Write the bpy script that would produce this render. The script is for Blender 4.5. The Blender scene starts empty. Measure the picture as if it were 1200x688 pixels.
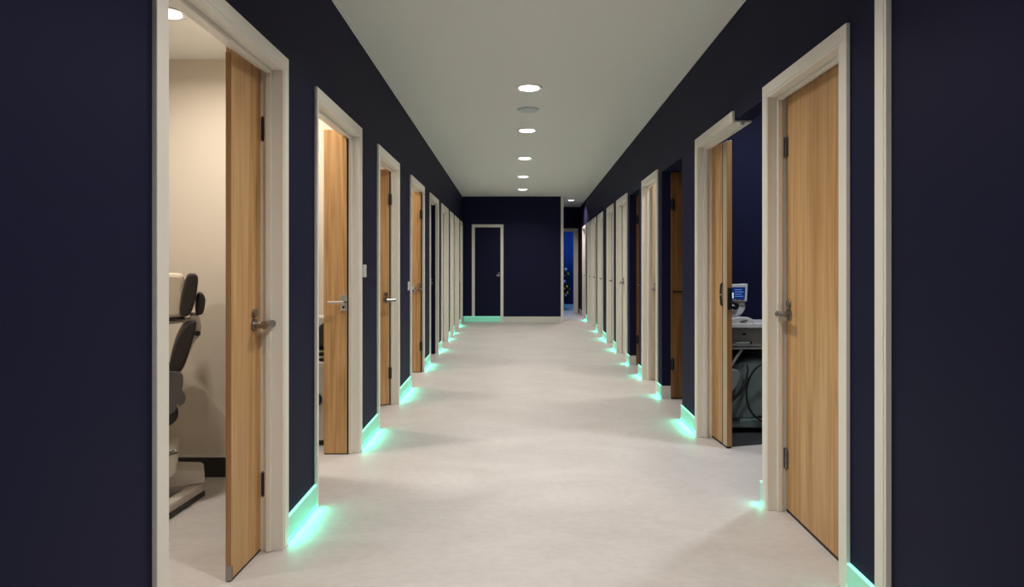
import bpy, bmesh, math, random
from mathutils import Vector, Matrix
random.seed(7)
C = bpy.context.scene.collection
SC = bpy.context.scene
# ------------------------------------------------------------------ camera, world, exposure
H_CAM = 1.226; F = 760.0; PX = 609.0; PY = 310.5
cam = bpy.data.cameras.new('camera'); camo = bpy.data.objects.new('camera', cam); C.objects.link(camo)
camo.location = (0, 0, H_CAM); camo.rotation_euler = (math.pi/2, 0, 0)
cam.sensor_width = 36; cam.lens = 36*F/1200; cam.shift_x = -(PX-600)/1200; cam.shift_y = -(344-PY)/1200
cam.clip_start = .05; cam.clip_end = 100
SC.camera = camo
w = bpy.data.worlds.new('world'); SC.world = w; w.use_nodes = True
w.node_tree.nodes['Background'].inputs[0].default_value = (.5, .6, .7, 1)
w.node_tree.nodes['Background'].inputs[1].default_value = .02
SC.view_settings.view_transform = 'Standard'; SC.view_settings.look = 'None'
SC.view_settings.exposure = 0; SC.view_settings.gamma = 1; SC.view_settings.use_curve_mapping = False
P_HALL = 15.2      # watts of one corridor downlight
P_ROOM = 12.5      # treatment room downlights
LED_FLOOR = 2.2
LED_W = 1.7         # watts per metre of green strip
CEIL = 2.70

# ------------------------------------------------------------------ helpers
def XL(y): return -.9626 - .0179*y
def XR(y): return 1.1638 + .02105*y
def XS(s, y, o): return (XL(y) - o) if s < 0 else (XR(y) + o)     # o = distance outward from the architrave front plane
def at(x, y, Y): return Vector(((x-PX)*Y/F, Y, H_CAM-(y-PY)*Y/F))

class B:
    def __init__(s): s.bm = bmesh.new()
    def pts8(s, p):
        v = [s.bm.verts.new(q) for q in p]
        for f in ((0,1,2,3),(7,6,5,4),(0,4,5,1),(1,5,6,2),(2,6,7,3),(3,7,4,0)): s.bm.faces.new([v[i] for i in f])
        return s
    def box(s, x0, x1, y0, y1, z0, z1):
        return s.pts8([(x0,y0,z0),(x0,y1,z0),(x1,y1,z0),(x1,y0,z0),(x0,y0,z1),(x0,y1,z1),(x1,y1,z1),(x1,y0,z1)])
    def wbox(s, sd, y0, y1, o0, o1, z0, z1):
        f = XS
        return s.pts8([(f(sd,y0,o0),y0,z0),(f(sd,y1,o0),y1,z0),(f(sd,y1,o1),y1,z0),(f(sd,y0,o1),y0,z0),
                       (f(sd,y0,o0),y0,z1),(f(sd,y1,o0),y1,z1),(f(sd,y1,o1),y1,z1),(f(sd,y0,o1),y0,z1)])
    def slab(s, a, b, n, t, z0, z1):
        """vertical slab from plan point a to b, thickness t along plan normal n"""
        a, b, n = Vector(a), Vector(b), Vector(n)
        p = [a, b, b+n*t, a+n*t]
        return s.pts8([(q.x,q.y,z0) for q in p] + [(q.x,q.y,z1) for q in p])
    def cyl(s, p, q, r, r2=None, n=16):
        p, q = Vector(p), Vector(q); r2 = r if r2 is None else r2
        d = (q-p).normalized(); u = d.orthogonal().normalized(); v = d.cross(u)
        a = []; b = []
        for i in range(n):
            t = 2*math.pi*i/n; e = u*math.cos(t)+v*math.sin(t)
            a.append(s.bm.verts.new(p+e*r)); b.append(s.bm.verts.new(q+e*r2))
        for i in range(n): s.bm.faces.new((a[i], a[(i+1)%n], b[(i+1)%n], b[i]))
        s.bm.faces.new(a[::-1]); s.bm.faces.new(b); return s
    def tube(s, P, r, n=10):
        P = [Vector(p) for p in P]; rings = []; up = None
        for i, p in enumerate(P):
            d = (P[min(i+1,len(P)-1)]-P[max(i-1,0)]).normalized()
            u = d.orthogonal().normalized() if up is None else (up - d*up.dot(d)).normalized()
            up = u; v = d.cross(u)
            rr = r[i] if isinstance(r, (list, tuple)) else r
            rings.append([s.bm.verts.new(p+(u*math.cos(2*math.pi*k/n)+v*math.sin(2*math.pi*k/n))*rr) for k in range(n)])
        for a, b in zip(rings, rings[1:]):
            for k in range(n): s.bm.faces.new((a[k], a[(k+1)%n], b[(k+1)%n], b[k]))
        s.bm.faces.new(rings[0][::-1]); s.bm.faces.new(rings[-1]); return s
    def lathe(s, prof, c=(0,0,0), n=28):
        c = Vector(c); rings = []
        for r, z in prof:
            rings.append([s.bm.verts.new(c+Vector((r*math.cos(2*math.pi*k/n), r*math.sin(2*math.pi*k/n), z))) for k in range(n)])
        for a, b in zip(rings, rings[1:]):
            for k in range(n): s.bm.faces.new((a[k], a[(k+1)%n], b[(k+1)%n], b[k]))
        s.bm.faces.new(rings[0][::-1]); s.bm.faces.new(rings[-1]); return s
    def prism(s, poly, axis, a, b):
        """poly: 2D points; axis 'y': (x,z) swept over y; axis 'x': (y,z) swept over x; 'z': (x,y)"""
        def P(q, t): return {'y': (q[0], t, q[1]), 'x': (t, q[0], q[1]), 'z': (q[0], q[1], t)}[axis]
        v = [s.bm.verts.new(P(q, a)) for q in poly]; w_ = [s.bm.verts.new(P(q, b)) for q in poly]; n = len(poly)
        for i in range(n): s.bm.faces.new((v[i], v[(i+1)%n], w_[(i+1)%n], w_[i]))
        s.bm.faces.new(v[::-1]); s.bm.faces.new(w_); return s
    def ball(s, c, r, sc=(1,1,1), n=12, e=1.0):
        """superellipsoid: e < 1 gives a boxier, cushion-like body"""
        c = Vector(c); f = lambda x: math.copysign(abs(x)**e, x); rings = []
        m = n
        for i in range(1, m):
            ph = -math.pi/2+math.pi*i/m
            rings.append([s.bm.verts.new(c+Vector((r*sc[0]*f(math.cos(ph))*f(math.cos(2*math.pi*k/(2*n))), r*sc[1]*f(math.cos(ph))*f(math.sin(2*math.pi*k/(2*n))), r*sc[2]*f(math.sin(ph))))) for k in range(2*n)])
        for a, b in zip(rings, rings[1:]):
            for k in range(2*n): s.bm.faces.new((a[k], a[(k+1)%(2*n)], b[(k+1)%(2*n)], b[k]))
        lo = s.bm.verts.new(c+Vector((0,0,-r*sc[2]))); hi = s.bm.verts.new(c+Vector((0,0,r*sc[2])))
        for k in range(2*n):
            s.bm.faces.new((lo, rings[0][(k+1)%(2*n)], rings[0][k])); s.bm.faces.new((hi, rings[-1][k], rings[-1][(k+1)%(2*n)]))
        return s
    def rot(s, M, piv):
        bmesh.ops.rotate(s.bm, verts=s.bm.verts, cent=Vector(piv), matrix=M); return s

WL = {}
def obj(name, b, mat, parent=None, bevel=0, smooth=False):
    bm = b.bm
    bmesh.ops.recalc_face_normals(bm, faces=bm.faces)
    xs = [v.co for v in bm.verts]
    lo = Vector([min(v[i] for v in xs) for i in range(3)]); hi = Vector([max(v[i] for v in xs) for i in range(3)])
    c = Vector(((lo.x+hi.x)/2, (lo.y+hi.y)/2, lo.z))
    bmesh.ops.translate(bm, verts=bm.verts, vec=-c)
    me = bpy.data.meshes.new(name); bm.to_mesh(me); bm.free()
    o = bpy.data.objects.new(name, me); C.objects.link(o); me.materials.append(mat)
    if smooth:
        for p in me.polygons: p.use_smooth = True
    if bevel:
        m = o.modifiers.new('bevel', 'BEVEL'); m.width = bevel; m.segments = 2; m.limit_method = 'ANGLE'; m.angle_limit = math.radians(40)
    if parent is not None:
        o.parent = parent; o.location = c - WL[parent.name]
    else: o.location = c
    WL[o.name] = c
    return o
def tag(o, label=None, cat=None, group=None, kind=None):
    if label: o['label'] = label
    if cat: o['category'] = cat
    if group: o['group'] = group
    if kind: o['kind'] = kind
    return o
def thing(name, loc, label=None, cat=None, group=None, kind=None):
    o = bpy.data.objects.new(name, None); C.objects.link(o); o.location = loc; o.empty_display_size = .1
    WL[o.name] = Vector(loc); return tag(o, label, cat, group, kind)

# ------------------------------------------------------------------ materials
def mat(name, col, rough=.5, metal=0, emit=None, es=0, spec=.5, bump=0, bscale=60, var=0, vscale=3, stretch=None, coat=0):
    m = bpy.data.materials.new(name); m.use_nodes = True; nt = m.node_tree; N = nt.nodes; L = nt.links
    p = N['Principled BSDF']
    p.inputs['Base Color'].default_value = (*col, 1); p.inputs['Roughness'].default_value = rough
    p.inputs['Metallic'].default_value = metal; p.inputs['Specular IOR Level'].default_value = spec
    p.inputs['Coat Weight'].default_value = coat
    if emit: p.inputs['Emission Color'].default_value = (*emit, 1); p.inputs['Emission Strength'].default_value = es
    if bump or var:
        tc = N.new('ShaderNodeTexCoord'); mp = N.new('ShaderNodeMapping'); L.new(tc.outputs['Object'], mp.inputs[0])
        if stretch: mp.inputs['Scale'].default_value = stretch
        if var:
            n = N.new('ShaderNodeTexNoise'); n.inputs['Scale'].default_value = vscale; n.inputs['Detail'].default_value = 6
            L.new(mp.outputs[0], n.inputs['Vector'])
            r = N.new('ShaderNodeValToRGB'); L.new(n.outputs[0], r.inputs[0])
            r.color_ramp.elements[0].position = .3; r.color_ramp.elements[1].position = .7
            r.color_ramp.elements[0].color = (*[c*(1-var) for c in col], 1); r.color_ramp.elements[1].color = (*[min(1, c*(1+var)) for c in col], 1)
            L.new(r.outputs[0], p.inputs['Base Color'])
        if bump:
            n2 = N.new('ShaderNodeTexNoise'); n2.inputs['Scale'].default_value = bscale; n2.inputs['Detail'].default_value = 3
            L.new(mp.outputs[0], n2.inputs['Vector'])
            bp = N.new('ShaderNodeBump'); bp.inputs['Strength'].default_value = bump; bp.inputs['Distance'].default_value = .002
            L.new(n2.outputs[0], bp.inputs['Height']); L.new(bp.outputs[0], p.inputs['Normal'])
    return m
def wood(name, ca, cb, cc, rough=.42):
    m = bpy.data.materials.new(name); m.use_nodes = True; nt = m.node_tree; N = nt.nodes; L = nt.links
    p = N['Principled BSDF']; p.inputs['Roughness'].default_value = rough
    tc = N.new('ShaderNodeTexCoord'); oi = N.new('ShaderNodeObjectInfo')
    vm = N.new('ShaderNodeVectorMath'); vm.operation = 'MULTIPLY_ADD'
    L.new(oi.outputs['Random'], vm.inputs[0]); vm.inputs[1].default_value = (37, 11, 5); L.new(tc.outputs['Object'], vm.inputs[2])
    # broad cathedral figure
    mp = N.new('ShaderNodeMapping'); mp.inputs['Scale'].default_value = (9, 9, .55); L.new(vm.outputs[0], mp.inputs[0])
    n1 = N.new('ShaderNodeTexNoise'); n1.inputs['Scale'].default_value = 1; n1.inputs['Detail'].default_value = 2; n1.inputs['Distortion'].default_value = .4
    L.new(mp.outputs[0], n1.inputs['Vector'])
    mu = N.new('ShaderNodeMath'); mu.operation = 'MULTIPLY'; mu.inputs[1].default_value = 9; L.new(n1.outputs[0], mu.inputs[0])
    fr = N.new('ShaderNodeMath'); fr.operation = 'PINGPONG'; fr.inputs[1].default_value = 1; L.new(mu.outputs[0], fr.inputs[0])
    # fine grain
    mp2 = N.new('ShaderNodeMapping'); mp2.inputs['Scale'].default_value = (110, 110, 2.2); L.new(vm.outputs[0], mp2.inputs[0])
    n2 = N.new('ShaderNodeTexNoise'); n2.inputs['Scale'].default_value = 1; n2.inputs['Detail'].default_value = 5; L.new(mp2.outputs[0], n2.inputs['Vector'])
    # board-wide tone
    mp3 = N.new('ShaderNodeMapping'); mp3.inputs['Scale'].default_value = (14, 14, .12); L.new(vm.outputs[0], mp3.inputs[0])
    n3 = N.new('ShaderNodeTexNoise'); n3.inputs['Scale'].default_value = 1; L.new(mp3.outputs[0], n3.inputs['Vector'])
    a1 = N.new('ShaderNodeMath'); a1.operation = 'MULTIPLY_ADD'; L.new(fr.outputs[0], a1.inputs[0]); a1.inputs[1].default_value = .16
    a2 = N.new('ShaderNodeMath'); a2.operation = 'MULTIPLY_ADD'; L.new(n2.outputs[0], a2.inputs[0]); a2.inputs[1].default_value = .5
    a3 = N.new('ShaderNodeMath'); a3.operation = 'MULTIPLY'; L.new(n3.outputs[0], a3.inputs[0]); a3.inputs[1].default_value = .4
    L.new(a3.outputs[0], a2.inputs[2]); L.new(a2.outputs[0], a1.inputs[2])
    r = N.new('ShaderNodeValToRGB'); L.new(a1.outputs[0], r.inputs[0]); e = r.color_ramp.elements
    e[0].position = .35; e[0].color = (*ca, 1); e[1].position = .7; e[1].color = (*cc, 1)
    k = e.new(.52); k.color = (*cb, 1)
    L.new(r.outputs[0], p.inputs['Base Color'])
    bp = N.new('ShaderNodeBump'); bp.inputs['Strength'].default_value = .12; bp.inputs['Distance'].default_value = .001
    L.new(n2.outputs[0], bp.inputs['Height']); L.new(bp.outputs[0], p.inputs['Normal'])
    return m
def floor_tone():
    m = bpy.data.materials.new('grey_vinyl_floor'); m.use_nodes = True; nt = m.node_tree; N = nt.nodes; L = nt.links
    p = N['Principled BSDF']
    tc = N.new('ShaderNodeTexCoord')
    n1 = N.new('ShaderNodeTexNoise'); n1.inputs['Scale'].default_value = 1.6; n1.inputs['Detail'].default_value = 9; n1.inputs['Roughness'].default_value = .62; n1.inputs['Distortion'].default_value = .6
    mp = N.new('ShaderNodeMapping'); mp.inputs['Scale'].default_value = (1.0, 1.7, 1); L.new(tc.outputs['Object'], mp.inputs[0]); L.new(mp.outputs[0], n1.inputs['Vector'])
    n2 = N.new('ShaderNodeTexNoise'); n2.inputs['Scale'].default_value = 22; n2.inputs['Detail'].default_value = 6; L.new(mp.outputs[0], n2.inputs['Vector'])
    a = N.new('ShaderNodeMath'); a.operation = 'MULTIPLY_ADD'; L.new(n2.outputs[0], a.inputs[0]); a.inputs[1].default_value = .35
    b = N.new('ShaderNodeMath'); b.operation = 'MULTIPLY'; L.new(n1.outputs[0], b.inputs[0]); b.inputs[1].default_value = .65; L.new(b.outputs[0], a.inputs[2])
    r = N.new('ShaderNodeValToRGB'); L.new(a.outputs[0], r.inputs[0]); e = r.color_ramp.elements
    e[0].position = .36; e[0].color = (.53, .505, .49, 1); e[1].position = .64; e[1].color = (.635, .61, .595, 1)
    L.new(r.outputs[0], p.inputs['Base Color'])
    rr = N.new('ShaderNodeMapRange'); L.new(n1.outputs[0], rr.inputs[0]); rr.inputs[3].default_value = .42; rr.inputs[4].default_value = .6
    L.new(rr.outputs[0], p.inputs['Roughness']); p.inputs['Specular IOR Level'].default_value = .35
    return m
NAVY = mat('navy_wall_paint', (.0115, .0128, .042), .58, spec=.09, bump=.05, bscale=180)
NAVYD = mat('navy_door_paint', (.0075, .009, .033), .55, spec=.12)
CEILM = mat('ceiling_paint', (.87, .885, .86), .8, spec=.15)
FLOOR = floor_tone()
CASE = mat('cream_gloss_trim', (.88, .85, .78), .35, spec=.5)
BEAD = mat('cream_stop_bead', (.88, .85, .78), .28, spec=.6)
WHITE = mat('white_trim', (.78, .77, .74), .4)
CREAMW = mat('cream_room_wall', (.72, .655, .56), .7, spec=.25)
SKIRTD = mat('dark_brown_skirting', (.02, .017, .016), .45)
CREAMD = mat('cream_door_paint', (.82, .78, .69), .4)
OAK = wood('oak_veneer', (.42, .215, .078), (.58, .335, .14), (.70, .44, .21))
OAKE = wood('oak_lipping', (.27, .13, .045), (.34, .175, .065), (.40, .22, .09))
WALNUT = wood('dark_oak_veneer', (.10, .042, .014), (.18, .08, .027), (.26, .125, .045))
PALEOAK = wood('pale_oak_veneer', (.50, .42, .31), (.60, .51, .39), (.66, .57, .45))
STEEL = mat('brushed_steel', (.30, .29, .285), .3, 1)
CHROME = mat('satin_chrome', (.75, .75, .75), .2, 1)
BLACK = mat('black_plastic', (.012, .012, .013), .4)
SEAL = mat('dark_seal', (.012, .008, .006), .6)
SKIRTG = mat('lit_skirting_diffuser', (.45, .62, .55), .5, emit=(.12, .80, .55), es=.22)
SKIRTW = mat('white_skirting', (.72, .70, .66), .45)
LEDM = mat('green_led_tape', (.3, .9, .7), .5, emit=(.06, 1.0, .62), es=LED_FLOOR)
LEDT = mat('green_led_lip', (.6, .95, .85), .5, emit=(.22, 1.0, .74), es=.75)
LENS = mat('lamp_lens', (1, 1, 1), .4, emit=(1, .93, .82), es=9)
WPLAST = mat('white_plastic', (.75, .75, .74), .35)

def lamp(name, loc, power, size, col, parent, spread=2.4):
    l = bpy.data.lights.new(name, 'AREA'); l.shape = 'DISK'; l.size = size; l.energy = power; l.color = col; l.spread = spread
    o = bpy.data.objects.new(name, l); C.objects.link(o); o.parent = parent; o.location = Vector(loc) - WL[parent.name]
    return o

# ------------------------------------------------------------------ setting: floor, ceiling, walls
Y0, YB, YE = -1.6, 13.96, 16.5
tag(obj('floor', B().box(-4.2, 4.4, Y0-.2, 19.6, -.1, 0), FLOOR), 'pale grey mottled seamless floor running down the corridor', 'floor', kind='structure')
cb = B(); cb.pts8([(XL(Y0)-.05,Y0,CEIL),(XL(YE)-.05,YE+.1,CEIL),(XR(YE)+.05,YE+.1,CEIL),(XR(Y0)+.05,Y0,CEIL)]+[(XL(Y0)-.05,Y0,CEIL+.1),(XL(YE)-.05,YE+.1,CEIL+.1),(XR(YE)+.05,YE+.1,CEIL+.1),(XR(Y0)+.05,Y0,CEIL+.1)])
tag(obj('ceiling', cb, CEILM), 'smooth matt pale grey corridor ceiling', 'ceiling', kind='structure')
for s, nm in ((-1, 'left'), (1, 'right')):
    cv = B(); cv.wbox(s, Y0, YB if s < 0 else YE, .016, -.0, CEIL-.006, CEIL-.0005)
    tag(obj('trim_ceiling_'+nm, cv, CEILM), 'thin pale shadow-gap bead where ceiling meets the %s navy wall' % nm, 'trim', kind='structure')

HEAD = 2.128; AW = .055; AT = .016; T1 = .115            # architrave height, width, thickness, wall back
HIN = HEAD-AW
# door openings: (near Y, far Y) of the outer architrave edges
LD = [(1.780, 2.850), (3.275, 4.288), (4.832, 5.779), (6.451, 7.51), (8.05, 9.04), (9.45, 10.52), (10.85, 11.49), (11.74, 12.80), (13.2, 13.78)]
RD = dict(R0=(1.25, 2.214), R1=(2.413, 3.300), R2=(3.338, 4.68), R3=(5.14, 5.96), R4=(6.12, 6.99), R5=(7.24, 7.95), R6=(8.11, 9.13), R7=(9.48, 10.34), R8=(10.92, 11.79), R9=(12.1, 13.1), R9b=(13.12, 14.08), R10=(14.5, 15.5))
def hole(nm, a):
    if nm in ('R3', 'R5'): return a[0], a[1], 2.08
    if nm == 'R2': return a[0], a[1]-AW, HIN
    if a == LD[1]: return a[0]+.022, a[1]-AW, HIN
    if nm == 'R0': return a[0]+AW, a[1]-AW, 2.2-AW
    return a[0]+AW, a[1]-AW, HIN
def build_wall(s, name, holes, yend, label):
    b = B(); y = Y0
    for h0, h1, hz in holes:
        b.wbox(s, y, h0, AT, T1, 0, CEIL); b.wbox(s, h0, h1, AT, T1, hz, CEIL); y = h1
    b.wbox(s, y, yend, AT, T1, 0, CEIL)
    tag(obj(name, b, NAVY), label, 'wall', kind='structure')
build_wall(-1, 'wall_left', [hole('L', a) for a in LD], YB, 'long navy blue corridor wall on the left side')
build_wall(1, 'wall_right', [hole(k, a) for k, a in RD.items()], YE, 'long navy blue corridor wall on the right side')
XBL, XBR = XL(YB)-.04, .885
tag(obj('wall_back', B().box(XBL, XBR, YB, YB+.12, 0, CEIL), NAVY), 'navy end wall closing the corridor behind the narrow navy door', 'wall', kind='structure')
tag(obj('wall_passage', B().box(XBR-.12, XBR, YB+.121, YE, 0, CEIL), NAVY), 'navy side wall of the passage past the white corner post', 'wall', kind='structure')
tag(obj('trim_corner', B().box(XBR, XBR+.058, YB-.012, YB+.125, 0, CEIL), WHITE, bevel=.003), 'white vertical corner post at the right edge of the end wall', 'trim', kind='structure')
tag(obj('wall_front', B().box(-1.3, 1.5, Y0-.12, Y0, 0, CEIL), NAVY), 'navy wall closing the corridor behind the viewpoint', 'wall', kind='structure')
# far wall with doorway
DX0, DX1 = .98, 1.372
fw = B(); fw.box(XBR, DX0, YE, YE+.1, 0, CEIL); fw.box(DX1+.06, XR(YE)+.1, YE, YE+.1, 0, CEIL); fw.box(DX0, DX1+.06, YE, YE+.1, 2.12, CEIL)
tag(obj('wall_far', fw, NAVY), 'navy wall above the far doorway at the end of the passage', 'wall', kind='structure')
fd = thing('door_far', (1.2, YE, 0), 'cream-framed far doorway opening onto the blue curtained room', 'door', kind='structure')
obj('architrave', B().box(DX1, DX1+.115, YE-.016, YE, 0, 2.08), CASE, fd, .003)
obj('architrave', B().box(DX0-.055, DX1+.115, YE-.016, YE, 2.08, 2.155), CASE, fd, .003)
obj('architrave', B().box(DX0-.055, DX0, YE-.016, YE, 0, 2.08), CASE, fd, .003)
obj('jamb', B().box(DX1, DX1+.06, YE, YE+.1, 0, 2.08), CASE, fd)
obj('jamb', B().box(DX0, DX1+.06, YE, YE+.1, 2.08, 2.12), CASE, fd)

# ------------------------------------------------------------------ treatment rooms behind the doors
def room_wall(name, segs, m, label):
    b = B()
    for q in segs: b.box(*q)
    return tag(obj(name, b, m), label, 'wall', kind='structure')
RC = 2.416
def lx(y): return XL(y)-T1-.001
def rx(y): return XR(y)+T1+.001
# left side rooms
room_wall('wall_room_left', [(-3.6, -1.42, 3.76, 3.82, 0, RC), (-1.42, -1.36, 3.17, 3.82, 0, RC), (-1.36, lx(3.11), 3.11, 3.17, 0, RC), (-3.6, lx(.9), .9, .96, 0, RC), (-3.66, -3.6, .9, 3.82, 0, RC)], CREAMW, 'warm cream walls of the first treatment room on the left')
tag(obj('ceiling_room_left', B().box(-3.66, lx(3.2), .9, 3.82, RC, RC+.06), CEILM), 'low white ceiling of the first treatment room on the left', 'ceiling', kind='structure')
tag(obj('baseboard_room_left', B().box(-3.6, -1.42, 3.745, 3.76, 0, .115), SKIRTD), 'dark brown skirting along the back wall of the first left room', 'baseboard', kind='structure')
tag(obj('trim_room_left', B().box(-3.6, -1.42, 3.742, 3.76, .115, .125), SKIRTW), 'thin pale bead on top of the dark skirting in the first left room', 'trim', kind='structure')
room_wall('wall_room_second', [(-3.6, lx(4.7), 4.74, 4.79, 0, CEIL), (-3.66, -3.6, 3.83, 4.79, 0, CEIL), (-3.6, -1.36, 3.821, 3.828, 0, CEIL)], CREAMW, 'cream walls of the second treatment room on the left')
tag(obj('ceiling_room_second', B().box(-3.66, lx(4.8), 3.18, 4.79, CEIL, CEIL+.06), CEILM), 'white ceiling of the second treatment room on the left', 'ceiling', kind='structure')
parts = [6.1, 7.72, 9.22, 10.76, 11.6, 13.0, 14.05]
room_wall('wall_room_rear', [(-2.6, lx(y), y, y+.04, 0, CEIL) for y in parts]+[(-2.66, -2.6, 4.8, 14.1, 0, CEIL)], CREAMW, 'cream partitions between the rear rooms on the left')
tag(obj('ceiling_room_rear', B().box(-2.66, lx(14), 4.8, 14.1, CEIL, CEIL+.06), CEILM), 'white ceiling over the rear rooms on the left', 'ceiling', kind='structure')
# right side rooms
room_wall('wall_room_right', [(rx(5), 3.4, 5.06, 5.12, 0, CEIL), (3.4, 3.46, 3.3, 5.12, 0, CEIL), (rx(3.3), 3.4, 3.27, 3.31, 0, CEIL)], NAVY, 'navy walls of the equipment room on the right')
tag(obj('ceiling_room_right', B().box(rx(5.1), 3.46, 3.3, 5.12, CEIL, CEIL+.06), CEILM), 'pale ceiling of the equipment room on the right', 'ceiling', kind='structure')
room_wall('wall_room_right_rear', [(rx(y), 2.8, y, y+.04, 0, CEIL) for y in (6.04, 7.12, 8.0, 9.3, 10.6, 11.95, 14.2, 16.4)]+[(2.8, 2.86, 5.13, 16.5, 0, CEIL)], CREAMW, 'cream partitions between the rear rooms on the right')
tag(obj('ceiling_room_right_rear', B().box(rx(16.5), 2.86, 5.13, 16.5, CEIL, CEIL+.06), CEILM), 'white ceiling over the rear rooms on the right', 'ceiling', kind='structure')
# blue room beyond
BLUEW = mat('blue_room_wall', (.012, .03, .16), .6)
room_wall('wall_room_blue', [(.2, .26, YE+.1, 19.3, 0, CEIL), (2.3, 2.36, YE+.1, 19.3, 0, CEIL), (.2, 2.36, 19.3, 19.36, 0, CEIL)], BLUEW, 'deep blue walls of the room beyond the far doorway')
tag(obj('ceiling_room_blue', B().box(.2, 2.36, YE+.1, 19.36, CEIL, CEIL+.06), CEILM), 'ceiling of the blue room beyond the far doorway', 'ceiling', kind='structure')

# ------------------------------------------------------------------ doors
def handle(parent, base, n, d, z, m=STEEL, plate=False, L_=.10, out=.05, r=.009):
    """lever handle: base plan point on the leaf face, n plan normal, d plan direction of the lever"""
    bx = Vector((base[0], base[1], z)); n = Vector((n[0], n[1], 0)); d = Vector((d[0], d[1], 0))
    h = B()
    if plate:
        t = d*.022
        h.slab((bx-t)[:2], (bx+t)[:2], n[:2], .009, z-.055, z+.045)
    else:
        h.cyl(bx, bx+n*.009, .026, n=20)
    h.cyl(bx+n*.005, bx+n*out, r)
    e = bx+n*out
    h.tube([e-d*.012, e+d*L_*.5, e+d*L_, e+d*(L_+.004)], [r*1.25, r*1.15, r*1.1, r*.5], 12)
    o = obj('lever_handle', h, m, parent, smooth=False)
    k = Vector((0, 0, .05)) if not plate else Vector((0, 0, -.032))
    obj('keyhole_cover', B().cyl(bx+k, bx+k+n*.012, .017 if not plate else .008, n=16), m if not plate else BLACK, parent)
    return o
def hinge(parent, p, z, m=STEEL):
    b = B().cyl((p[0], p[1], z-.05), (p[0], p[1], z+.05), .008, n=10)
    b.cyl((p[0], p[1], z+.05), (p[0], p[1], z+.056), .005, n=10).cyl((p[0], p[1], z-.056), (p[0], p[1], z-.05), .005, n=10)
    b.box(p[0]-.016, p[0]+.016, p[1]+.001, p[1]+.004, z-.048, z+.048)
    return obj('hinge', b, m, parent)
def frame(s, idx, y0, y1, label, near=True, cap=None, head0=None, JD=.115, jm=None, HD=None, AN=AW):
    """architraves on the corridor face, jamb lining with stop bead; y0/y1 outer edges"""
    jm = jm or CASE; HEAD = HD or 2.128; HIN = HEAD-AW
    ym = (y0+y1)/2
    d = thing('door_%d' % idx, (XS(s, ym, AT), ym, 0), label, 'door', kind='structure')
    h0 = y0 if head0 is None else head0
    obj('architrave', B().wbox(s, y1-AW, y1, 0, AT, 0, HIN), CASE, d, .0025)
    if near: obj('architrave', B().wbox(s, y0, y0+AN, 0, AT, 0, HIN), CASE, d, .0025)
    obj('architrave', B().wbox(s, h0, y1, 0, AT, HIN, HEAD), CASE, d, .0025)
    jt = .012; jy0 = y0+AN+.001 if near else h0
    b = B().wbox(s, y1-AW-jt, y1-AW-.0005, .003, JD, 0, HIN-.0005)
    obj('jamb', b, jm, d, .0015)
    if near: obj('jamb', B().wbox(s, jy0, jy0+jt, .003, JD, 0, HIN-.0005), jm, d, .0015)
    obj('jamb', B().wbox(s, jy0+(jt if near else 0), y1-AW-jt, .003, JD, HIN-jt, HIN-.0005), jm, d, .0015)
    # stop beads
    bt = .018
    obj('stop_bead', B().wbox(s, y1-AW-jt-bt, y1-AW-jt, .048, .074, 0, HIN-jt), BEAD, d, .005)
    obj('stop_bead', B().wbox(s, jy0+(jt if near else 0), y1-AW-jt-bt, .048, .074, HIN-jt-bt, HIN-jt), BEAD, d, .005)
    if near: obj('stop_bead', B().wbox(s, jy0+jt, jy0+jt+bt, .048, .074, 0, HIN-jt-bt), BEAD, d, .005)
    return d
def leaf(d, a, b, n, m, t=.04, z0=.008, z1=2.056, lip=None, name='door_leaf'):
    """leaf from hinge plan point a to free end b, body on the side n"""
    o = obj(name, B().slab(a, b, n, t, z0, z1), m, d, .0015)
    return o

# --- L1: first left door, oak leaf turned in the opening
d = frame(-1, 1, *LD[0], 'nearest left doorway, cream-framed, narrow oak leaf ajar before the examination chair')
hA, hB = Vector((-1.111, 2.785)), Vector((-1.116, 2.51))
dv = (hB-hA).normalized(); nv = Vector((-dv.y, dv.x)); nv = nv if nv.x < 0 else -nv
lf = leaf(d, hA, hB, nv, OAK, .021, z1=2.088)
# lipping on the free edge
obj('edge_lipping', B().slab(hB, hB+dv*.002, nv, .021, .06, 2.05), OAKE, lf)
obj('floor_seal', B().slab(hA+dv*.004, hB-dv*.004, nv, .020, .001, .0075), SEAL, lf)
obj('top_pivot', B().slab(hB+dv*.001, hB-dv*.03, nv, .020, 2.0885, 2.096), STEEL, lf)
obj('bottom_pivot', B().slab(hB+dv*.0035, hB-dv*.012, nv, .021, .004, .06), STEEL, lf)
obj('frame_gap_seal', B().slab(hA-dv*.001, hA-dv*.0095, nv, .03, .0, 2.05), SEAL, lf)
hinge(lf, (hA.x+.008, hA.y+.002), 1.81, BLACK); hinge(lf, (hA.x+.008, hA.y+.002), .285, BLACK)
handle(lf, (hA+dv*.075)[:], -nv, -dv, .975, r=.014, L_=.085)
# --- L2
d = frame(-1, 2, *LD[1], 'second left doorway, cream-framed, oak leaf standing square to the corridor', AN=.022)
y2 = 4.23; x0 = -1.118
lf = leaf(d, (x0, y2), (x0-.148, y2), (0, -1), OAK, .04, z1=2.10)
obj('floor_seal', B().box(x0-.146, x0, y2-.035, y2-.003, .001, .0075), SEAL, lf)
obj('frame_gap_seal', B().box(x0, x0+.008, y2-.03, y2-.003, 0, 2.04), SEAL, lf)
handle(lf, (x0-.018, y2-.04), (0, -1), (-1, 0), .985, CHROME, plate=True, L_=.09, r=.008)
obj('door_buffer', B().cyl((x0-.03, y2-.04, 2.085), (x0-.03, y2-.065, 2.085), .012, n=14), CHROME, lf)
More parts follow.
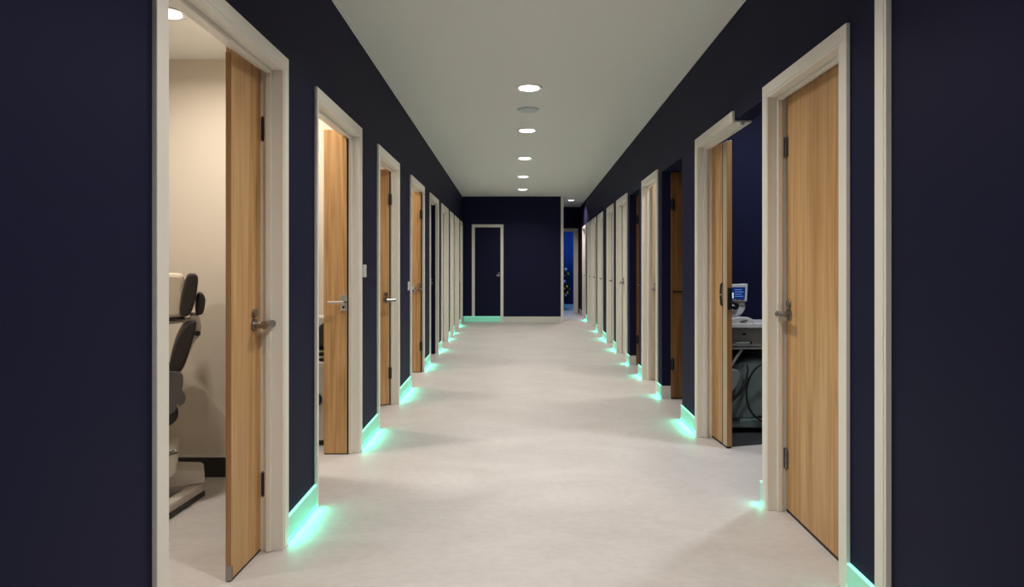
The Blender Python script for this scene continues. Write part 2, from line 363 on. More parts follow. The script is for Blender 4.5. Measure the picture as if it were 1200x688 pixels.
# --- L3
d = frame(-1, 3, *LD[2], 'third left doorway, cream-framed, oak leaf swung back into its room')
hA = Vector((-1.142, 5.68)); hB = hA+Vector((-.75, -.42)).normalized()*.8
dv = (hB-hA).normalized(); nv = Vector((-dv.y, dv.x)); nv = nv if nv.y < 0 else -nv
lf = leaf(d, hA, hB, -nv, OAK, .04, z1=2.06)
obj('frame_gap_seal', B().slab(hA-dv*.001, hA-dv*.012, -nv, .03, 0, 2.05), SEAL, lf)
obj('floor_seal', B().slab(hA, hB, -nv, .03, .001, .0075), SEAL, lf)
hinge(lf, (hA.x+.004, hA.y-.004), 1.80, BLACK); hinge(lf, (hA.x+.004, hA.y-.004), .28, BLACK)
handle(lf, (hA+dv*.03)[:], nv, -dv, .92, r=.012, L_=.07)
# --- L4
d = frame(-1, 4, *LD[3], 'fourth left doorway, cream-framed, oak leaf opened square to the wall')
x0 = -1.128
lf = leaf(d, (x0, 7.43), (x0-.8, 7.43), (0, -1), OAK, .04)
obj('frame_gap_seal', B().box(x0, x0+.012, 7.395, 7.42, 0, 2.05), SEAL, lf)
obj('floor_seal', B().box(x0-.8, x0, 7.395, 7.42, .001, .0075), SEAL, lf)
hinge(lf, (x0+.004, 7.386), 1.80, BLACK); hinge(lf, (x0+.004, 7.386), .30, BLACK)
handle(lf, (x0-.08, 7.39), (0, -1), (-1, 0), .96, CHROME, plate=True, L_=.02)
handle(lf, (x0-.012, 7.39), (0, -1), (1, 0), .95, STEEL, L_=.03)
# --- L5 navy leaf
d = frame(-1, 5, *LD[4], 'fifth left doorway, cream-framed with a navy leaf opened inward')
x0 = -1.16
lf = leaf(d, (x0, 8.93), (x0-.8, 8.93), (0, -1), NAVYD, .04)
handle(lf, (x0-.05, 8.89), (0, -1), (-1, 0), .98, STEEL)
far_l = ['sixth left doorway with a closed cream leaf', 'seventh left doorway, slim, with a closed cream leaf', 'eighth left doorway, cream, second from the end wall', 'last left doorway, a slim pale frame against the end wall']
for i, (a, lab) in enumerate(zip(LD[5:], far_l)):
    d = frame(-1, 6+i, *a, lab)
    lf = obj('door_leaf', B().wbox(-1, a[0]+AW+.016, a[1]-AW-.016, .083, .11, .008, HIN-.018), CREAMD, d, .0015)
    yy = a[0]+AW+.10
    handle(lf, (XS(-1, yy, .083), yy), (1, 0), (0, 1), .98, STEEL, L_=.08)
# --- R0 navy flush door nearest on the right
d = frame(1, 10, *RD['R0'], 'nearest right door, flush navy leaf behind a cream frame', JD=.04, HD=2.2)
for c_ in [c for c in d.children if c.name.startswith('stop_bead')]: bpy.data.objects.remove(c_)
lf = obj('door_leaf', B().wbox(1, RD['R0'][0]+AW+.014, RD['R0'][1]-AW-.014, AT+.004, .055, .008, 2.2-AW-.014), NAVYD, d, .0015)
handle(lf, (XS(1, 1.36, AT+.004), 1.36), (-1, 0), (0, 1), .98)
# --- R1 closed oak door
a = RD['R1']
d = frame(1, 11, *a, 'nearest oak door on the right, closed in a deep cream frame')
ya, yb = a[0]+AW+.016, a[1]-AW-.016
lf = obj('door_leaf', B().wbox(1, ya, yb-.004, .096, .138, .014, 2.054), OAK, d, .0015)
obj('floor_seal', B().wbox(1, ya, yb, .097, .136, .0005, .0135), SEAL, lf)
obj('frame_gap_seal', B().wbox(1, yb-.004, yb+.003, .100, .136, .0, 2.056), SEAL, lf)
for z in (1.81, .265):
    h = B().cyl((XS(1, yb, .094), yb, z-.05), (XS(1, yb, .094), yb, z+.05), .010, n=10)
    h.wbox(1, yb-.028, yb-.003, .094, .0962, z-.048, z+.048)
    obj('hinge', h, STEEL, lf)
handle(lf, (XS(1, 3.185, .096), 3.185), (-1, 0), (0, -1), .985, r=.012, L_=.07, out=.055)
# --- R2 wide opening with narrow leaf
a = RD['R2']
d = frame(1, 12, *a, 'second right doorway, cream frame on one side, slim oak leaf beside the equipment cart', near=False, head0=3.796)
hA, hB = Vector((1.366, 4.62)), Vector((1.384, 4.33)); dv = (hB-hA).normalized(); nv = Vector((1, 0))
lf = leaf(d, hA, hB, nv, OAK, .032, z0=.014)
obj('edge_lipping', B().slab(hB, hB+dv*.004, nv, .032, .014, 2.05), OAKE, lf)
g = hA+dv*.21
obj('vision_groove', B().slab(g, g+dv*.012, -nv, .0015, .014, 2.05), SEAL, lf)
obj('pale_strip', B().slab(g+dv*.013, g+dv*.075, -nv, .0012, .014, 2.05), PALEOAK, lf)
obj('floor_seal', B().slab(hA, hB, nv, .03, .001, .0135), SEAL, lf)
def pull(parent, p, z0, z1, w_=.012):
    b = B().tube([(p[0], p[1], z0), (p[0]-.012, p[1], z0+.008), (p[0]-.016, p[1], (z0+z1)/2), (p[0]-.012, p[1], z1-.008), (p[0], p[1], z1)], w_*.6, 10)
    obj('pull_handle', b, BLACK, parent, smooth=True)
    obj('handle_band', B().cyl((p[0]-.015, p[1], (z0+z1)/2-.006), (p[0]-.015, p[1], (z0+z1)/2+.006), w_*.75, n=12), CHROME, parent)
pull(lf, (g+dv*.006)[:], .95, 1.10); 
b = B().slab(hB+dv*.0045, hB+dv*.016, nv, .03, .93, 1.075); obj('lock_case', b, BLACK, lf, .004)
obj('door_buffer', B().box(hB.x, hB.x+.03, hB.y+.0, hB.y+.04, 2.058, HIN-.024), CHROME, lf, .003)
# --- R3 and R5: plain navy openings with dark leaves opened back
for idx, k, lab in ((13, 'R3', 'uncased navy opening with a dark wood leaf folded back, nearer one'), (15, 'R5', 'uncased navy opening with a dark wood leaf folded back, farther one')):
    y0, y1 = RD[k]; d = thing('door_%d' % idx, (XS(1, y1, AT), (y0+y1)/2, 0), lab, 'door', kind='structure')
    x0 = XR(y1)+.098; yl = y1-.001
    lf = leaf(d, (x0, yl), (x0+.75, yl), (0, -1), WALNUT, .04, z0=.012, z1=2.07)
    obj('floor_seal', B().box(x0, x0+.75, yl-.036, yl-.004, .0, .0115), SEAL, lf)
    obj('lock_bar', B().box(x0+.004, x0+.11, yl-.05, yl-.0405, .975, .99), CHROME, lf, .002)
    hinge(lf, (x0+.006, yl-.045), 1.78, BLACK); hinge(lf, (x0+.006, yl-.045), .32, BLACK)
    obj('skirting_return', B().wbox(1, y1-.012, y1-.0005, AT, .097, 0, .115), SKIRTW, d, .002)
    # navy lining of the head
    obj('reveal', B().wbox(1, y0, y1, T1, T1+.06, 2.08, 2.12), NAVY, d)
# --- R4 pale leaf
a = RD['R4']
d = frame(1, 14, *a, 'cream-framed right doorway with a pale leaf, between the two uncased openings', JD=.10)
x0 = XR(6.9)+.10
lf = leaf(d, (x0, 6.92), (x0+.8, 6.92), (0, -1), PALEOAK, .04)
handle(lf, (x0+.035, 6.88), (0, -1), (-1, 0), .97, STEEL, L_=.05, r=.011)
far_r = {'R6': (16, 'fourth cream-framed doorway on the right, pale leaf shut'), 'R7': (17, 'fifth cream-framed doorway on the right, pale leaf shut'), 'R8': (18, 'sixth cream-framed doorway on the right'),
         'R9': (19, 'seventh cream-framed doorway on the right, one of a touching pair'), 'R9b': (20, 'eighth cream-framed doorway on the right, farther one of a touching pair'), 'R10': (21, 'last cream-framed doorway on the right, beside the far doorway')}
for k, (idx, lab) in far_r.items():
    a = RD[k]; d = frame(1, idx, *a, lab)
    lf = obj('door_leaf', B().wbox(1, a[0]+AW+.016, a[1]-AW-.016, .083, .11, .008, HIN-.018), CREAMD, d, .0015)
    yy = a[1]-AW-.14
    handle(lf, (XS(1, yy, .083), yy), (-1, 0), (0, -1), .98, STEEL, L_=.08)
# --- back door, navy
d = thing('door_22', (-.69, YB, 0), 'narrow navy door with a thin white frame in the end wall', 'door', kind='structure')
obj('architrave', B().box(-1.029, -.965, YB-.02, YB-.0005, .121, 2.035), WHITE, d, .003)
obj('architrave', B().box(-.413, -.349, YB-.02, YB-.0005, 0, 2.035), WHITE, d, .003)
obj('architrave', B().box(-1.029, -.349, YB-.02, YB-.0005, 2.035, 2.098), WHITE, d, .003)
lf = obj('door_leaf', B().box(-.963, -.415, YB-.012, YB-.0005, .121, 2.033), NAVYD, d, .001)
handle(lf, (-.45, YB-.012), (0, -1), (-1, 0), 1.0, CHROME, L_=.05, r=.013)

# ------------------------------------------------------------------ skirtings with green light strips
def skirt(s, y0, y1, nm, label, glow=True):
    t = thing('baseboard_'+nm, (XS(s, (y0+y1)/2, AT), (y0+y1)/2, 0), label, 'baseboard', kind='structure')
    if y1-y0 < .012: return
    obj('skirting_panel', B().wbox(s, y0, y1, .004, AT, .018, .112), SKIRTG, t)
    obj('lit_lip', B().wbox(s, y0, y1, .002, AT, .1125, .117), LEDT, t)
    obj('led_strip', B().wbox(s, y0+.002, y1-.002, .0045, .0135, .006, .0175), LEDM, t)
    l = bpy.data.lights.new('led_light', 'AREA'); l.shape = 'RECTANGLE'; l.size = y1-y0-.004; l.size_y = .012
    l.energy = LED_W*(y1-y0); l.color = (.05, 1, .60)
    lo = bpy.data.objects.new('led_light', l); C.objects.link(lo); lo.parent = t
    ym = (y0+y1)/2; lo.location = Vector((XS(s, ym, -.004), ym, .030))-WL[t.name]
    lo.rotation_euler = Vector((.75*s, 0, .66)).to_track_quat('Z', 'Y').to_euler()
    return t
prev = Y0+.1
lefts = [('nearest the viewpoint', Y0+.05, LD[0][0])]
names = ['first and second', 'second and third', 'third and fourth', 'fourth and fifth', 'fifth and sixth', 'sixth and seventh', 'seventh and eighth', 'eighth and ninth']
for i in range(8): lefts.append(('between the %s left doors' % names[i], LD[i][1], LD[i+1][0]))
for n_, y0, y1 in lefts[1:]:
    skirt(-1, y0+.001, y1-.001, 'left', 'short green-lit skirting ' + n_)
rk = list(RD.items())
rl = {0: 'between the flush navy door and the nearest oak door', 1: 'sliver beside the nearest oak door and the equipment room', 2: 'between the equipment room and the first uncased opening', 3: 'between the first uncased opening and pale leaf doorway',
      4: 'between the pale leaf doorway and second uncased opening', 5: 'between the second uncased opening and fourth framed doorway', 6: 'between fourth and fifth framed right doorways', 7: 'between fifth and sixth framed right doorways', 8: 'between sixth and seventh framed right doorways', 9: 'between the touching pair of right doorways', 10: 'before the last framed right doorway', 11: 'after the last framed right doorway'}
for i in range(len(rk)-1):
    y0, y1 = rk[i][1][1], rk[i+1][1][0]
    if y1-y0 > .025: skirt(1, y0+.001, y1-.001, 'right', 'short green-lit skirting ' + rl[i])
tag(obj('baseboard_right_end', B().wbox(1, RD['R10'][1]+.001, YE-.001, .004, AT, 0, .115), SKIRTW), 'plain white skirting after the last framed right doorway', 'baseboard', kind='structure')
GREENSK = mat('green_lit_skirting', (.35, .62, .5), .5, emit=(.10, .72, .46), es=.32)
t = thing('baseboard_back', (-.8, YB, 0), 'green-lit skirting under the narrow navy end door', 'baseboard', kind='structure')
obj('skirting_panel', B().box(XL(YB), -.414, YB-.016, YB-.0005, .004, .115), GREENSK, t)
obj('lit_lip', B().box(XL(YB), -.414, YB-.018, YB-.0005, .1155, .1205), LEDT, t)
tag(obj('baseboard_back_plain', B().box(-.348, XBR-.001, YB-.016, YB-.0005, 0, .115), SKIRTW, bevel=.002), 'plain white skirting along the right part of the end wall', 'baseboard', kind='structure')
tag(obj('baseboard_passage', B().box(XBR+.059, DX0-.056, YE-.014, YE-.0005, 0, .115), SKIRTW), 'white skirting at the far end of the passage', 'baseboard', kind='structure')

# ------------------------------------------------------------------ ceiling fittings
def downlight(x, y, z, label, power, col=(1, .93, .86), r=.098, cat_group='corridor downlights', spread=2.4):
    t = thing('downlight', (x, y, z), label, 'light', cat_group)
    obj('trim_ring', B().lathe([(r*.86, -.003), (r, -.003), (r*1.16, -.007), (r*1.2, 0), (r*.86, -.0005)], (x, y, z)), WPLAST, t, smooth=False)
    obj('lens', B().lathe([(r*.855, -.0005), (r*.85, -.006), (r*.3, -.008), (.002, -.008)], (x, y, z)), LENS, t)
    lamp('lamp', (x, y, z-.02), power, r*1.6, col, t, spread)
    return t
lab = ['nearest glowing downlight in view on the corridor ceiling', 'second glowing downlight, just beyond the grey ceiling disc', 'third glowing downlight, middle of the row of five', 'fourth glowing downlight along the corridor ceiling', 'farthest glowing downlight before the end wall']
for (x, y), l_ in zip(((.078, 5.40), (.084, 7.11), (.07, 8.96), (.057, 10.82), (.058, 12.66)), lab): downlight(x, y, CEIL, l_, P_HALL)
for x, y, l_ in ((.08, 3.40, 'corridor downlight just above the top edge of the view'), (.08, 1.75, 'corridor downlight over the nearest pair of doors'), (.08, 0, 'corridor downlight above the viewpoint'),): downlight(x, y, CEIL, l_, P_HALL)
downlight(1.17, 14.75, CEIL, 'downlight in the passage beyond the white corner post', 18, (1, .84, .80), r=.07)
t = thing('speaker_disc', (.08, 6.14, CEIL), 'flat grey round ceiling speaker between the first two downlights', 'ceiling speaker')
GREY = mat('grey_mesh', (.62, .66, .68), .6, bump=.3, bscale=900)
obj('bezel', B().lathe([(.098, 0), (.105, -.004), (.098, -.014), (.094, -.014)], (.08, 6.14, CEIL)), GREY, t)
obj('grille', B().lathe([(.0935, -.004), (.093, -.015), (.06, -.019), (.002, -.020)], (.08, 6.14, CEIL), 36), GREY, t)
downlight(-1.665, 3.06, RC, 'recessed downlight in the first left treatment room', P_ROOM, (1, .90, .79), .075, 'treatment room downlights', 2.9)
downlight(-2.6, 1.9, RC, 'second downlight in the first left treatment room, out of sight', P_ROOM, (1, .90, .79), .075, 'treatment room downlights', 2.9)
downlight(-1.75, 3.95, CEIL, 'downlight in the second left treatment room', 24, (1, .90, .79), .075, 'treatment room downlights', 2.9)
downlight(-1.9, 5.3, CEIL, 'downlight in the third left treatment room', 14, (1, .90, .79), .075, 'treatment room downlights', 2.9)
downlight(-1.9, 6.9, CEIL, 'downlight in the fourth left treatment room', 14, (1, .90, .79), .075, 'treatment room downlights', 2.9)
downlight(1.9, 6.5, CEIL, 'downlight in the right room with the pale leaf', 10, (1, .90, .79), .075, 'treatment room downlights', 2.9)
downlight(1.95, 4.05, CEIL, 'added fill lamp in the right equipment room, out of sight', 20, (.85, .92, 1), .075, 'treatment room downlights', 2.9)  # unseen fill lamp, added to brighten the cart
downlight(1.3, 17.2, CEIL, 'blue downlight in the curtained room', 22, (.3, .6, 1), .075, 'blue room lights', 2.9)

# ------------------------------------------------------------------ small wall fittings
def plate(s, y, z, w_, h_, label, m=WPLAST, name='light_switch'):
    t = thing(name, (XS(s, y, AT), y, z), label, 'switch', 'wall switches')
    obj('face_plate', B().wbox(s, y-w_/2, y+w_/2, AT-.009, AT-.0002, z-h_/2, z+h_/2), m, t, .002)
    obj('rocker', B().wbox(s, y-w_/5, y+w_/5, AT-.012, AT-.0092, z-h_/4, z+h_/4), m, t, .001)
plate(-1, 4.40, 1.185, .085, .085, 'white switch plate beside the second left doorway')
plate(-1, 6.36, 1.02, .085, .085, 'white switch plate before the fourth left doorway')
plate(-1, 13.15, 1.0, .085, .2, 'tall white switch plate near the last left doorway')

# ------------------------------------------------------------------ examination chair in the first left room
DKPAD = mat('charcoal_upholstery', (.028, .024, .023), .5, bump=.1, bscale=300)
CREAMPAD = mat('cream_upholstery', (.70, .62, .50), .5, bump=.06, bscale=200)
SHELL = mat('ivory_shell', (.62, .58, .52), .35)
GREYP = mat('grey_plastic', (.115, .11, .11), .4)
def rounded(poly, r=.25, it=3):
    P = [Vector(p) for p in poly]
    for _ in range(it):
        Q = []
        for i in range(len(P)):
            a, b = P[i], P[(i+1) % len(P)]
            Q += [a.lerp(b, r), a.lerp(b, 1-r)]
        P = Q; r = .25
    return [tuple(p) for p in P]
def exam_chair(label):
    """profile laid out in the plane at depth 3.25, then the whole chair is turned 27.2 degrees about its pivot"""
    Yc = 3.25; TH = math.radians(27.2); PV = at(218, 450, Yc)
    ct, sn = math.cos(TH), math.sin(TH)
    def q(x, y): v = at(x, y, Yc); return ((v.x-PV.x)*ct+PV.x, v.z)
    def turn(b):
        for v in b.bm.verts:
            u, w_ = v.co.x-PV.x, v.co.y-Yc
            v.co.x = PV.x+u*ct-w_*sn; v.co.y = Yc+u*sn+w_*ct
        return b
    t = thing('examination_chair', (PV.x-.1, Yc+.1, 0), label, 'chair')
    def O(name, b, m, par, bev=0): return obj(name, turn(b), m, par, bev)
    def pad(name, pts, v0, v1, m, par=t, bev=.015, rr=.2, it=2):
        return O(name, B().prism(rounded([q(*p) for p in pts], rr, it), 'y', Yc+v0, Yc+v1), m, par, bev)
    pad('headrest_cushion', [(150, 321), (214, 320), (217, 332), (214, 371), (208, 373), (150, 374)], .02, .34, CREAMPAD, bev=.03, rr=.15)
    pad('headrest_trim', [(150, 373.5), (214, 373.5), (218, 375.5), (150, 377)], .01, .3, BLACK, bev=.003, it=1)
    pad('headrest', [(219, 321), (230, 321), (233, 326), (230, 352), (223, 370), (213, 372.5), (210, 364), (213, 343)], 0, .32, DKPAD, bev=.02)
    pad('rear_pad', [(232, 344), (239, 345), (242, 352), (239, 370), (230, 371), (229, 362)], .04, .26, DKPAD, bev=.014)
    br = pad('back_shell', [(222, 370), (234, 371), (237, 385), (234, 397), (228, 401), (215, 434), (209, 440), (203, 430), (214, 404), (224, 380)], .03, .3, SHELL, bev=.01)
    c = q(232, 392)
    O('shell_bolt', B().cyl((c[0], Yc+.018, c[1]), (c[0], Yc+.03, c[1]), .013, n=12), BLACK, br)
    pad('headrest_arm', [(190, 378.5), (222, 373), (228, 376), (222, 378), (190, 381.5)], .05, .1, SHELL, bev=.004, it=1)
    pad('backrest', [(225, 376), (230, 377), (230, 386), (216, 432), (205, 437), (197, 430), (205, 401), (216, 381)], .0, .36, DKPAD, bev=.022)
    pad('seat', [(60, 436), (196, 434), (206, 440), (204, 452), (60, 456)], .02, .42, DKPAD, bev=.02)
    pad('side_housing', [(170, 433), (214, 434), (215, 448), (213, 456), (218, 462), (217, 470), (211, 475), (207, 470), (207, 478), (200, 483), (170, 476)], -.03, .0, GREYP, bev=.008)
    pad('side_housing', [(160, 440), (208, 440), (208, 470), (160, 476)], .43, .46, GREYP, bev=.008)
    c = q(193, 483)
    O('adjust_wheel', B().cyl((c[0], Yc-.02, c[1]), (c[0], Yc+.03, c[1]), .062, n=28), BLACK, t, .008)
    pad('motor_housing', [(140, 458), (197, 458), (195, 490), (140, 494)], .06, .34, BLACK, bev=.01)
    pad('lift_column', [(150, 492), (188, 492), (188, 528), (150, 528)], .1, .28, BLACK, bev=.006, it=1)
    cv = pad('base_cover', [(110, 522), (205, 526), (210, 530), (208, 545), (207, 560), (110, 562)], .02, .34, SHELL, bev=.012)
    for P in ([(188, 541), (199, 532), (209, 530)], [(186, 534), (204, 527.5)]):
        O('cover_seam', B().tube([(q(*p)[0], Yc+.018, q(*p)[1]) for p in P], .0035, 6), BLACK, cv)
    x1 = q(241, 0)[0]; x0 = q(90, 0)[0]
    O('foot_plate', B().prism([(x0, .07), (x1-.01, .07), (x1, .08), (x1, .125), (x1-.015, .137), (q(208, 0)[0], .155), (x0, .17)], 'y', Yc+.16, Yc+.34), SHELL, t, .012)
    a0 = Vector((x1-.03, Yc+.19, 0)); a1 = Vector((q(186, 0)[0], Yc-.13, 0)); d_ = (a1-a0).normalized(); n = Vector((-d_.y, d_.x, 0)); n = n if n.y < 0 else -n
    O('front_leg', B().slab((a0-n*.03)[:2], (a1-n*.03)[:2], n[:2], .06, .02, .068), SHELL, t, .01)
    O('leg_rubber', B().slab((a0+n*.0305)[:2], (a1+n*.0305)[:2], n[:2], .006, .004, .026), BLACK, t)
    for p in ((a1.x, a1.y), (a0.x-.03, a0.y+.05), (x0+.05, Yc+.2)):
        O('rubber_foot', B().cyl((p[0], p[1], 0), (p[0], p[1], .046), .014, n=12), BLACK, t)
    return t
exam_chair('reclining examination chair, charcoal pads on an ivory shell, behind the nearest left doorway')

# second chair, seen as a sliver through the second left doorway
def treatment_unit():
    Yc = 4.39
    def q(x, y): v = at(x, y, Yc); return (v.x, v.z)
    t = thing('treatment_unit', (q(360, 500)[0], Yc, 0), 'white treatment unit with a black pad, behind the second left doorway', 'medical unit')
    def pad(name, pts, y0, y1, m, bev=.01, it=2, par=t): return obj(name, B().prism(rounded([q(*p) for p in pts], .2, it), 'y', y0, y1), m, par, bev)
    zf = lambda z: PY+(H_CAM-z)*F/Yc
    pad('top_shell', [(340, 373), (377, 373), (383, 378), (384, 392), (340, 396)], Yc+.13, Yc+.32, SHELL)
    pad('black_pad', [(378, 378), (386, 384), (388, 402), (370, 408), (369, 396), (372, 384)], Yc-.0, Yc+.12, DKPAD, .02)
    pad('slot_panel', [(340, 407), (379, 408), (379, 424), (340, 424)], Yc+.04, Yc+.32, BLACK, .004, 1)
    for zz in (411, 418): pad('louvre', [(345, zz), (378, zz), (378, zz+3), (345, zz+3)], Yc+.03, Yc+.0395, SHELL, .001, 1)
    pad('body', [(335, 424), (379, 424), (381, 430), (380, 505), (384, 512), (384, zf(.035)), (335, zf(.035))], Yc+.0, Yc+.32, SHELL, .015)
    obj('round_port', B().cyl((q(368, 468)[0], Yc-.01, q(368, 468)[1]), (q(368, 468)[0], Yc-.0005, q(368, 468)[1]), .055, n=28), BLACK, t, .003)
    pad('black_plinth', [(338, zf(.034)), (380, zf(.034)), (380, zf(0)), (338, zf(0))], Yc+.02, Yc+.3, BLACK, .002, 1)
treatment_unit()

# ------------------------------------------------------------------ equipment cart in the right room
def cart():
    Yf, Yk = 4.72, 5.03
    def q(x, y, Y=Yf): v = at(x, y, Y); return v
    X0, X1 = q(846, 0).x, q(910, 0).x
    z = lambda y, Y=Yf: H_CAM-(y-PY)*Y/F
    t = thing('equipment_cart', ((X0+X1)/2, (Yf+Yk)/2, 0), 'grey equipment cart with drawer and coiled black hose, in the right-hand room', 'cart')
    CG = mat('cart_grey', (.30, .31, .295), .4); CT = mat('cart_green_grey', (.17, .225, .215), .45); PALE = mat('cart_pale_grey', (.33, .34, .33), .4)
    obj('worktop', B().box(X0-.02, X1+.02, Yf-.04, Yk, z(384), z(378.5)), WPLAST, t, .006)
    obj('worktop_edge', B().box(X0-.015, X1+.015, Yf-.036, Yk-.002, z(385.5), z(384)), GREYP, t)
    dr = obj('drawer', B().box(X0, X1, Yf, Yk-.01, z(406), z(386)), CG, t, .004)
    c = q(872, 391.5); obj('finger_pull', B().prism(rounded([(c.x-.018, c.z+.006), (c.x+.018, c.z+.006), (c.x+.012, c.z-.008), (c.x-.012, c.z-.008)], .2, 2), 'y', Yf-.004, Yf-.0005), BLACK, dr)
    c = q(870, 402); obj('drawer_handle', B().tube([(c.x-.055, Yf, c.z), (c.x-.05, Yf-.018, c.z), (c.x+.045, Yf-.018, c.z+.002), (c.x+.05, Yf, c.z+.002)], .006, 8), PALE, dr, smooth=True)
    obj('drawer_lock', B().cyl((c.x+.062, Yf-.006, c.z+.002), (c.x+.062, Yf-.0005, c.z+.002), .008, n=12), BLACK, dr)
    obj('bottom_rail', B().box(X0, X1, Yf+.005, Yk-.01, z(409.5), z(406.8)), PALE, t, .002)
    obj('rear_panel', B().box(X0, X1, Yk-.03, Yk-.012, .06, z(409.6)), BLACK, t)
    body = rounded([(q(840, 0).x, z(432)), (q(862, 0).x, z(428)), (q(880, 0).x, z(423)), (q(900, 0).x, z(422)), (q(905, 0).x, z(430)), (q(905, 0).x, z(492)), (q(840, 0).x, z(492))], .18, 2)
    obj('lower_housing', B().prism(body, 'y', Yf+.04, Yk-.04), CT, t, .01)
    obj('side_pod', B().prism(rounded([(q(840, 0).x, z(434)), (q(864, 0).x, z(432)), (q(868, 0).x, z(440)), (q(862, 0).x, z(456)), (q(850, 0).x, z(464)), (q(840, 0).x, z(464))], .2, 2), 'y', Yf-.01, Yf+.039), CG, t, .01)
    a, b_ = q(871, 408), q(856, 430)
    obj('support_strut', B().tube([(a.x, Yf+.01, a.z), (b_.x, Yf-.0, b_.z)], .010, 10), PALE, t)
    a, b_ = q(877, 443), q(855, 471)
    obj('support_strut', B().tube([(a.x, Yf+.015, a.z), ((a.x+b_.x)/2+.01, Yf-.005, (a.z+b_.z)/2-.01), (b_.x, Yf-.01, b_.z)], .013, 10), BLACK, t)
    P = []
    for i in range(25):
        th = math.radians(75+215*i/24); c = q(898, 459)
        P.append((c.x+.155*math.cos(th), Yf-.03+.01*math.sin(th*2), c.z+.215*math.sin(th)))
    obj('black_hose', B().tube(P, .0075, 10), BLACK, t, smooth=True)
    P = [tuple(q(875, 426)), tuple(q(876.5, 434)), tuple(q(875, 442))]
    obj('short_hose', B().tube([(p[0], Yf-.0, p[2]) for p in P], .006, 8), BLACK, t, smooth=True)
    obj('base_tray', B().box(X0, X1, Yf-.015, Yk-.02, z(501), z(492)), CT, t, .006)
    obj('tray_bumper', B().box(X0, q(866, 0).x, Yf-.022, Yf-.016, z(492), z(489.5)), BLACK, t, .002)
    for (cx, cy) in ((X0+.05, Yf+.04), (X1-.05, Yf+.04), (X0+.05, Yk-.07), (X1-.05, Yk-.07)):
        ct = obj('caster', B().cyl((cx-.012, cy, .032), (cx+.012, cy, .032), .0265, n=16), BLACK, t, .003)
    obj('black_skirt', B().box(X0+.01, X1-.01, Yf, Yk-.03, .053, z(501.2)), BLACK, t)
    # monitor unit on top
    MT = mat('dark_floor_shade', (.035, .036, .038), .8, bump=.3, bscale=400)
    mp_ = B().prism([(1.40, 4.36), (2.3, 4.60), (2.3, 5.0), (1.40, 5.0)], 'z', .0005, .005)  # added dark sheet, stands in for the shaded floor around the cart
    tag(obj('floor_tone', mp_, MT), 'thin dark sheet added as floor shade under the equipment cart', 'shade sheet')
    zt = z(378.5)
    m = thing('monitor_unit', (q(862, 0).x, Yf+.1, zt), 'white desktop scanner with a small blue screen, on the equipment cart', 'monitor')
    Yd = Yf+.03; qq = lambda x, y: ((q(x, y, Yd).x), q(x, y, Yd).z)
    obj('neck', B().prism(rounded([qq(*p) for p in ((846, 352), (875, 353), (875, 362), (871, 369), (864, 373), (846, 373))], .15, 2), 'y', Yd+.02, Yd+.12), WPLAST, m, .012)
    hd = obj('screen_housing', B().prism([qq(*p) for p in ((846, 333.5), (876.5, 332.5), (875.5, 353.5), (846, 352))], 'y', Yd, Yd+.05), WPLAST, m, .006)
    SCR = mat('blue_screen', (.01, .03, .12), .2, emit=(.012, .04, .22), es=.4, var=0)
    sc_ = obj('screen', B().prism([qq(*p) for p in ((846, 336.5), (873.5, 336.5), (872.5, 351), (846, 350.5))], 'y', Yd-.003, Yd-.0005), SCR, hd)
    SCL = mat('screen_marks', (.2, .4, .8), .3, emit=(.05, .13, .45), es=.4)
    for k in range(4):
        p0, p1 = qq(861, 339+k*2.6), qq(869+(k % 2)*2, 340+k*2.6)
        obj('screen_mark', B().box(p0[0], p1[0], Yd-.0042, Yd-.0032, p1[1], p0[1]), SCL, hd)
    p0, p1 = qq(856, 343), qq(859.5, 349.5)
    obj('screen_mark', B().box(p0[0], p1[0], Yd-.0044, Yd-.0032, p1[1], p0[1]), mat('screen_white', (.6, .7, .9), .4, emit=(.6, .75, 1), es=.6), hd)
    c = qq(862, 359); obj('chin_opening', B().cyl((c[0], Yd+.004, c[1]), (c[0], Yd+.0075, c[1]), .027, n=24), BLACK, m)
    c = qq(859, 357.5); obj('lens_arm', B().tube([(c[0]-.03, Yd+.0, c[1]-.01), (c[0]+.005, Yd-.005, c[1]), (c[0]+.012, Yd-.002, c[1]-.012)], .006, 8), CHROME, m, smooth=True)
    c0, c1 = qq(846, 374), qq(872, 371)
    obj('blue_collar', B().box(c0[0], c1[0], Yd+.01, Yd+.12, zt+.001, zt+.018), mat('blue_plastic', (.03, .07, .45), .4), m, .004)
    tt = thing('instrument_tray', (q(872, 0).x, Yf, zt), 'low domed white instrument tray on the cart beside the monitor', 'tray')
    prof = [(846, 378.3), (846, 374.5), (868, 371.2), (877, 371.5), (882, 374), (885, 378.3)]
    obj('dome', B().prism([((q(x, y, Yf-.02).x), zt+.0005+(378.3-y)*Yf/F) for x, y in prof], 'y', Yf-.03, Yf+.028), WPLAST, tt, .006)
    obj('probe', B().tube([(q(866, 0, Yf).x, Yf-.033, zt+.012), (q(870, 0, Yf).x, Yf-.034, zt+.02), (q(874, 0, Yf).x, Yf-.033, zt+.022)], .004, 8), GREYP, tt, smooth=True)
cart()

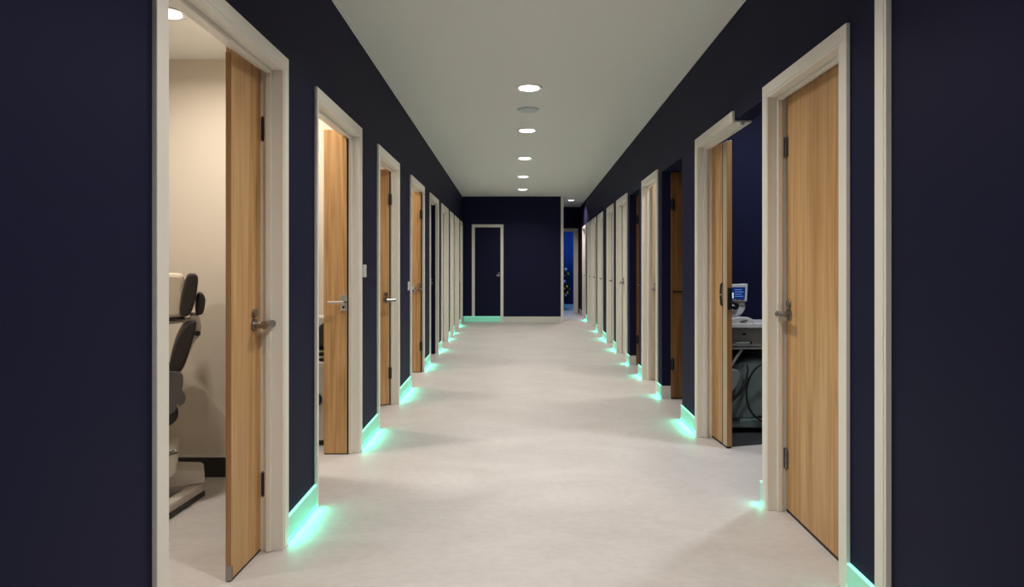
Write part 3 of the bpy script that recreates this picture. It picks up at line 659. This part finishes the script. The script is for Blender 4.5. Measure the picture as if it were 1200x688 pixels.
# ------------------------------------------------------------------ blue room: curtain, plinth, decorated tree
CUR = mat('royal_blue_curtain', (.02, .085, .36), .75)
b = B(); n = 60; xs0, xs1 = .3, 2.25; Yc = 18.6; fr = []; bk = []
pts = []
for i in range(n*4+1):
    x = xs0+(xs1-xs0)*i/(n*4); y = Yc+.035*math.sin(i*math.pi/4)+.01*math.sin(i*.37); pts.append((x, y))
v0 = [b.bm.verts.new((x, y, .12)) for x, y in pts]; v1 = [b.bm.verts.new((x, y, 2.6)) for x, y in pts]
for i in range(len(pts)-1): b.bm.faces.new((v0[i], v0[i+1], v1[i+1], v1[i]))
co = obj('curtain', b, CUR, smooth=True); so = co.modifiers.new('solid', 'SOLIDIFY'); so.thickness = .004
tag(co, 'pleated royal blue curtain beyond the far doorway', 'curtain')
tag(obj('trim_plinth', B().box(.27, 2.29, 18.3, 18.5, 0, .11), mat('pale_blue_plinth', (.35, .55, .75), .5)), 'pale blue plinth at the foot of the blue curtain', 'trim', kind='structure')
tr = thing('christmas_tree', (1.19, 17.75, 0), 'small dark decorated tree with gold and pale blue baubles, in the blue room', 'tree')
NEED = mat('dark_fir_needles', (.006, .014, .012), .7)
f = B(); rnd = random.Random(3); cx, cy = 1.19, 17.75
for k in range(420):
    h = rnd.uniform(.28, 1.15); rr = (1.2-h)*.24+.05; th = rnd.uniform(0, 2*math.pi); r_ = rr*rnd.uniform(.1, .8)
    p = Vector((cx+r_*math.cos(th), cy+r_*math.sin(th), h)); e = p+Vector((math.cos(th)*.09, math.sin(th)*.09, rnd.uniform(-.05, .03)))
    f.cyl(p, e, .012, .002, 5)
fo = obj('fir_foliage', f, NEED, tr)
fo['kind'] = 'stuff'
obj('trunk', B().cyl((cx, cy, .1), (cx, cy, 1.12), .025, .008, 10), mat('bark', (.03, .02, .012), .8), tr)
st = mat('pale_blue_metal', (.15, .35, .6), .4)
obj('stand', B().lathe([(.11, 0), (.11, .02), (.04, .05), (.035, .2), (.03, .2)], (cx, cy, 0), 20), st, tr)
GOLD = mat('gold_bauble', (.75, .5, .08), .25, .8); PB = mat('pale_blue_bauble', (.35, .5, .85), .3, .2)
balls = [(663, 316, 1, .045), (666, 321, 0, .035), (662, 323, 1, .02), (661.5, 330, 1, .04), (664.5, 336, 0, .03), (661.5, 338, 0, .03), (665, 343, 0, .035), (668, 339, 0, .02), (663, 346, 1, .028), (661, 344, 0, .02), (658, 326, 0, .03), (655, 335, 1, .04), (654, 343, 0, .035)]
for i, (x, y, kcol, r_) in enumerate(balls):
    p = at(x, y, 17.45); obj('bauble', B().ball(p, r_, n=8), PB if kcol else GOLD, tr, smooth=True)
print('verts', sum(len(m.vertices) for m in bpy.data.meshes))
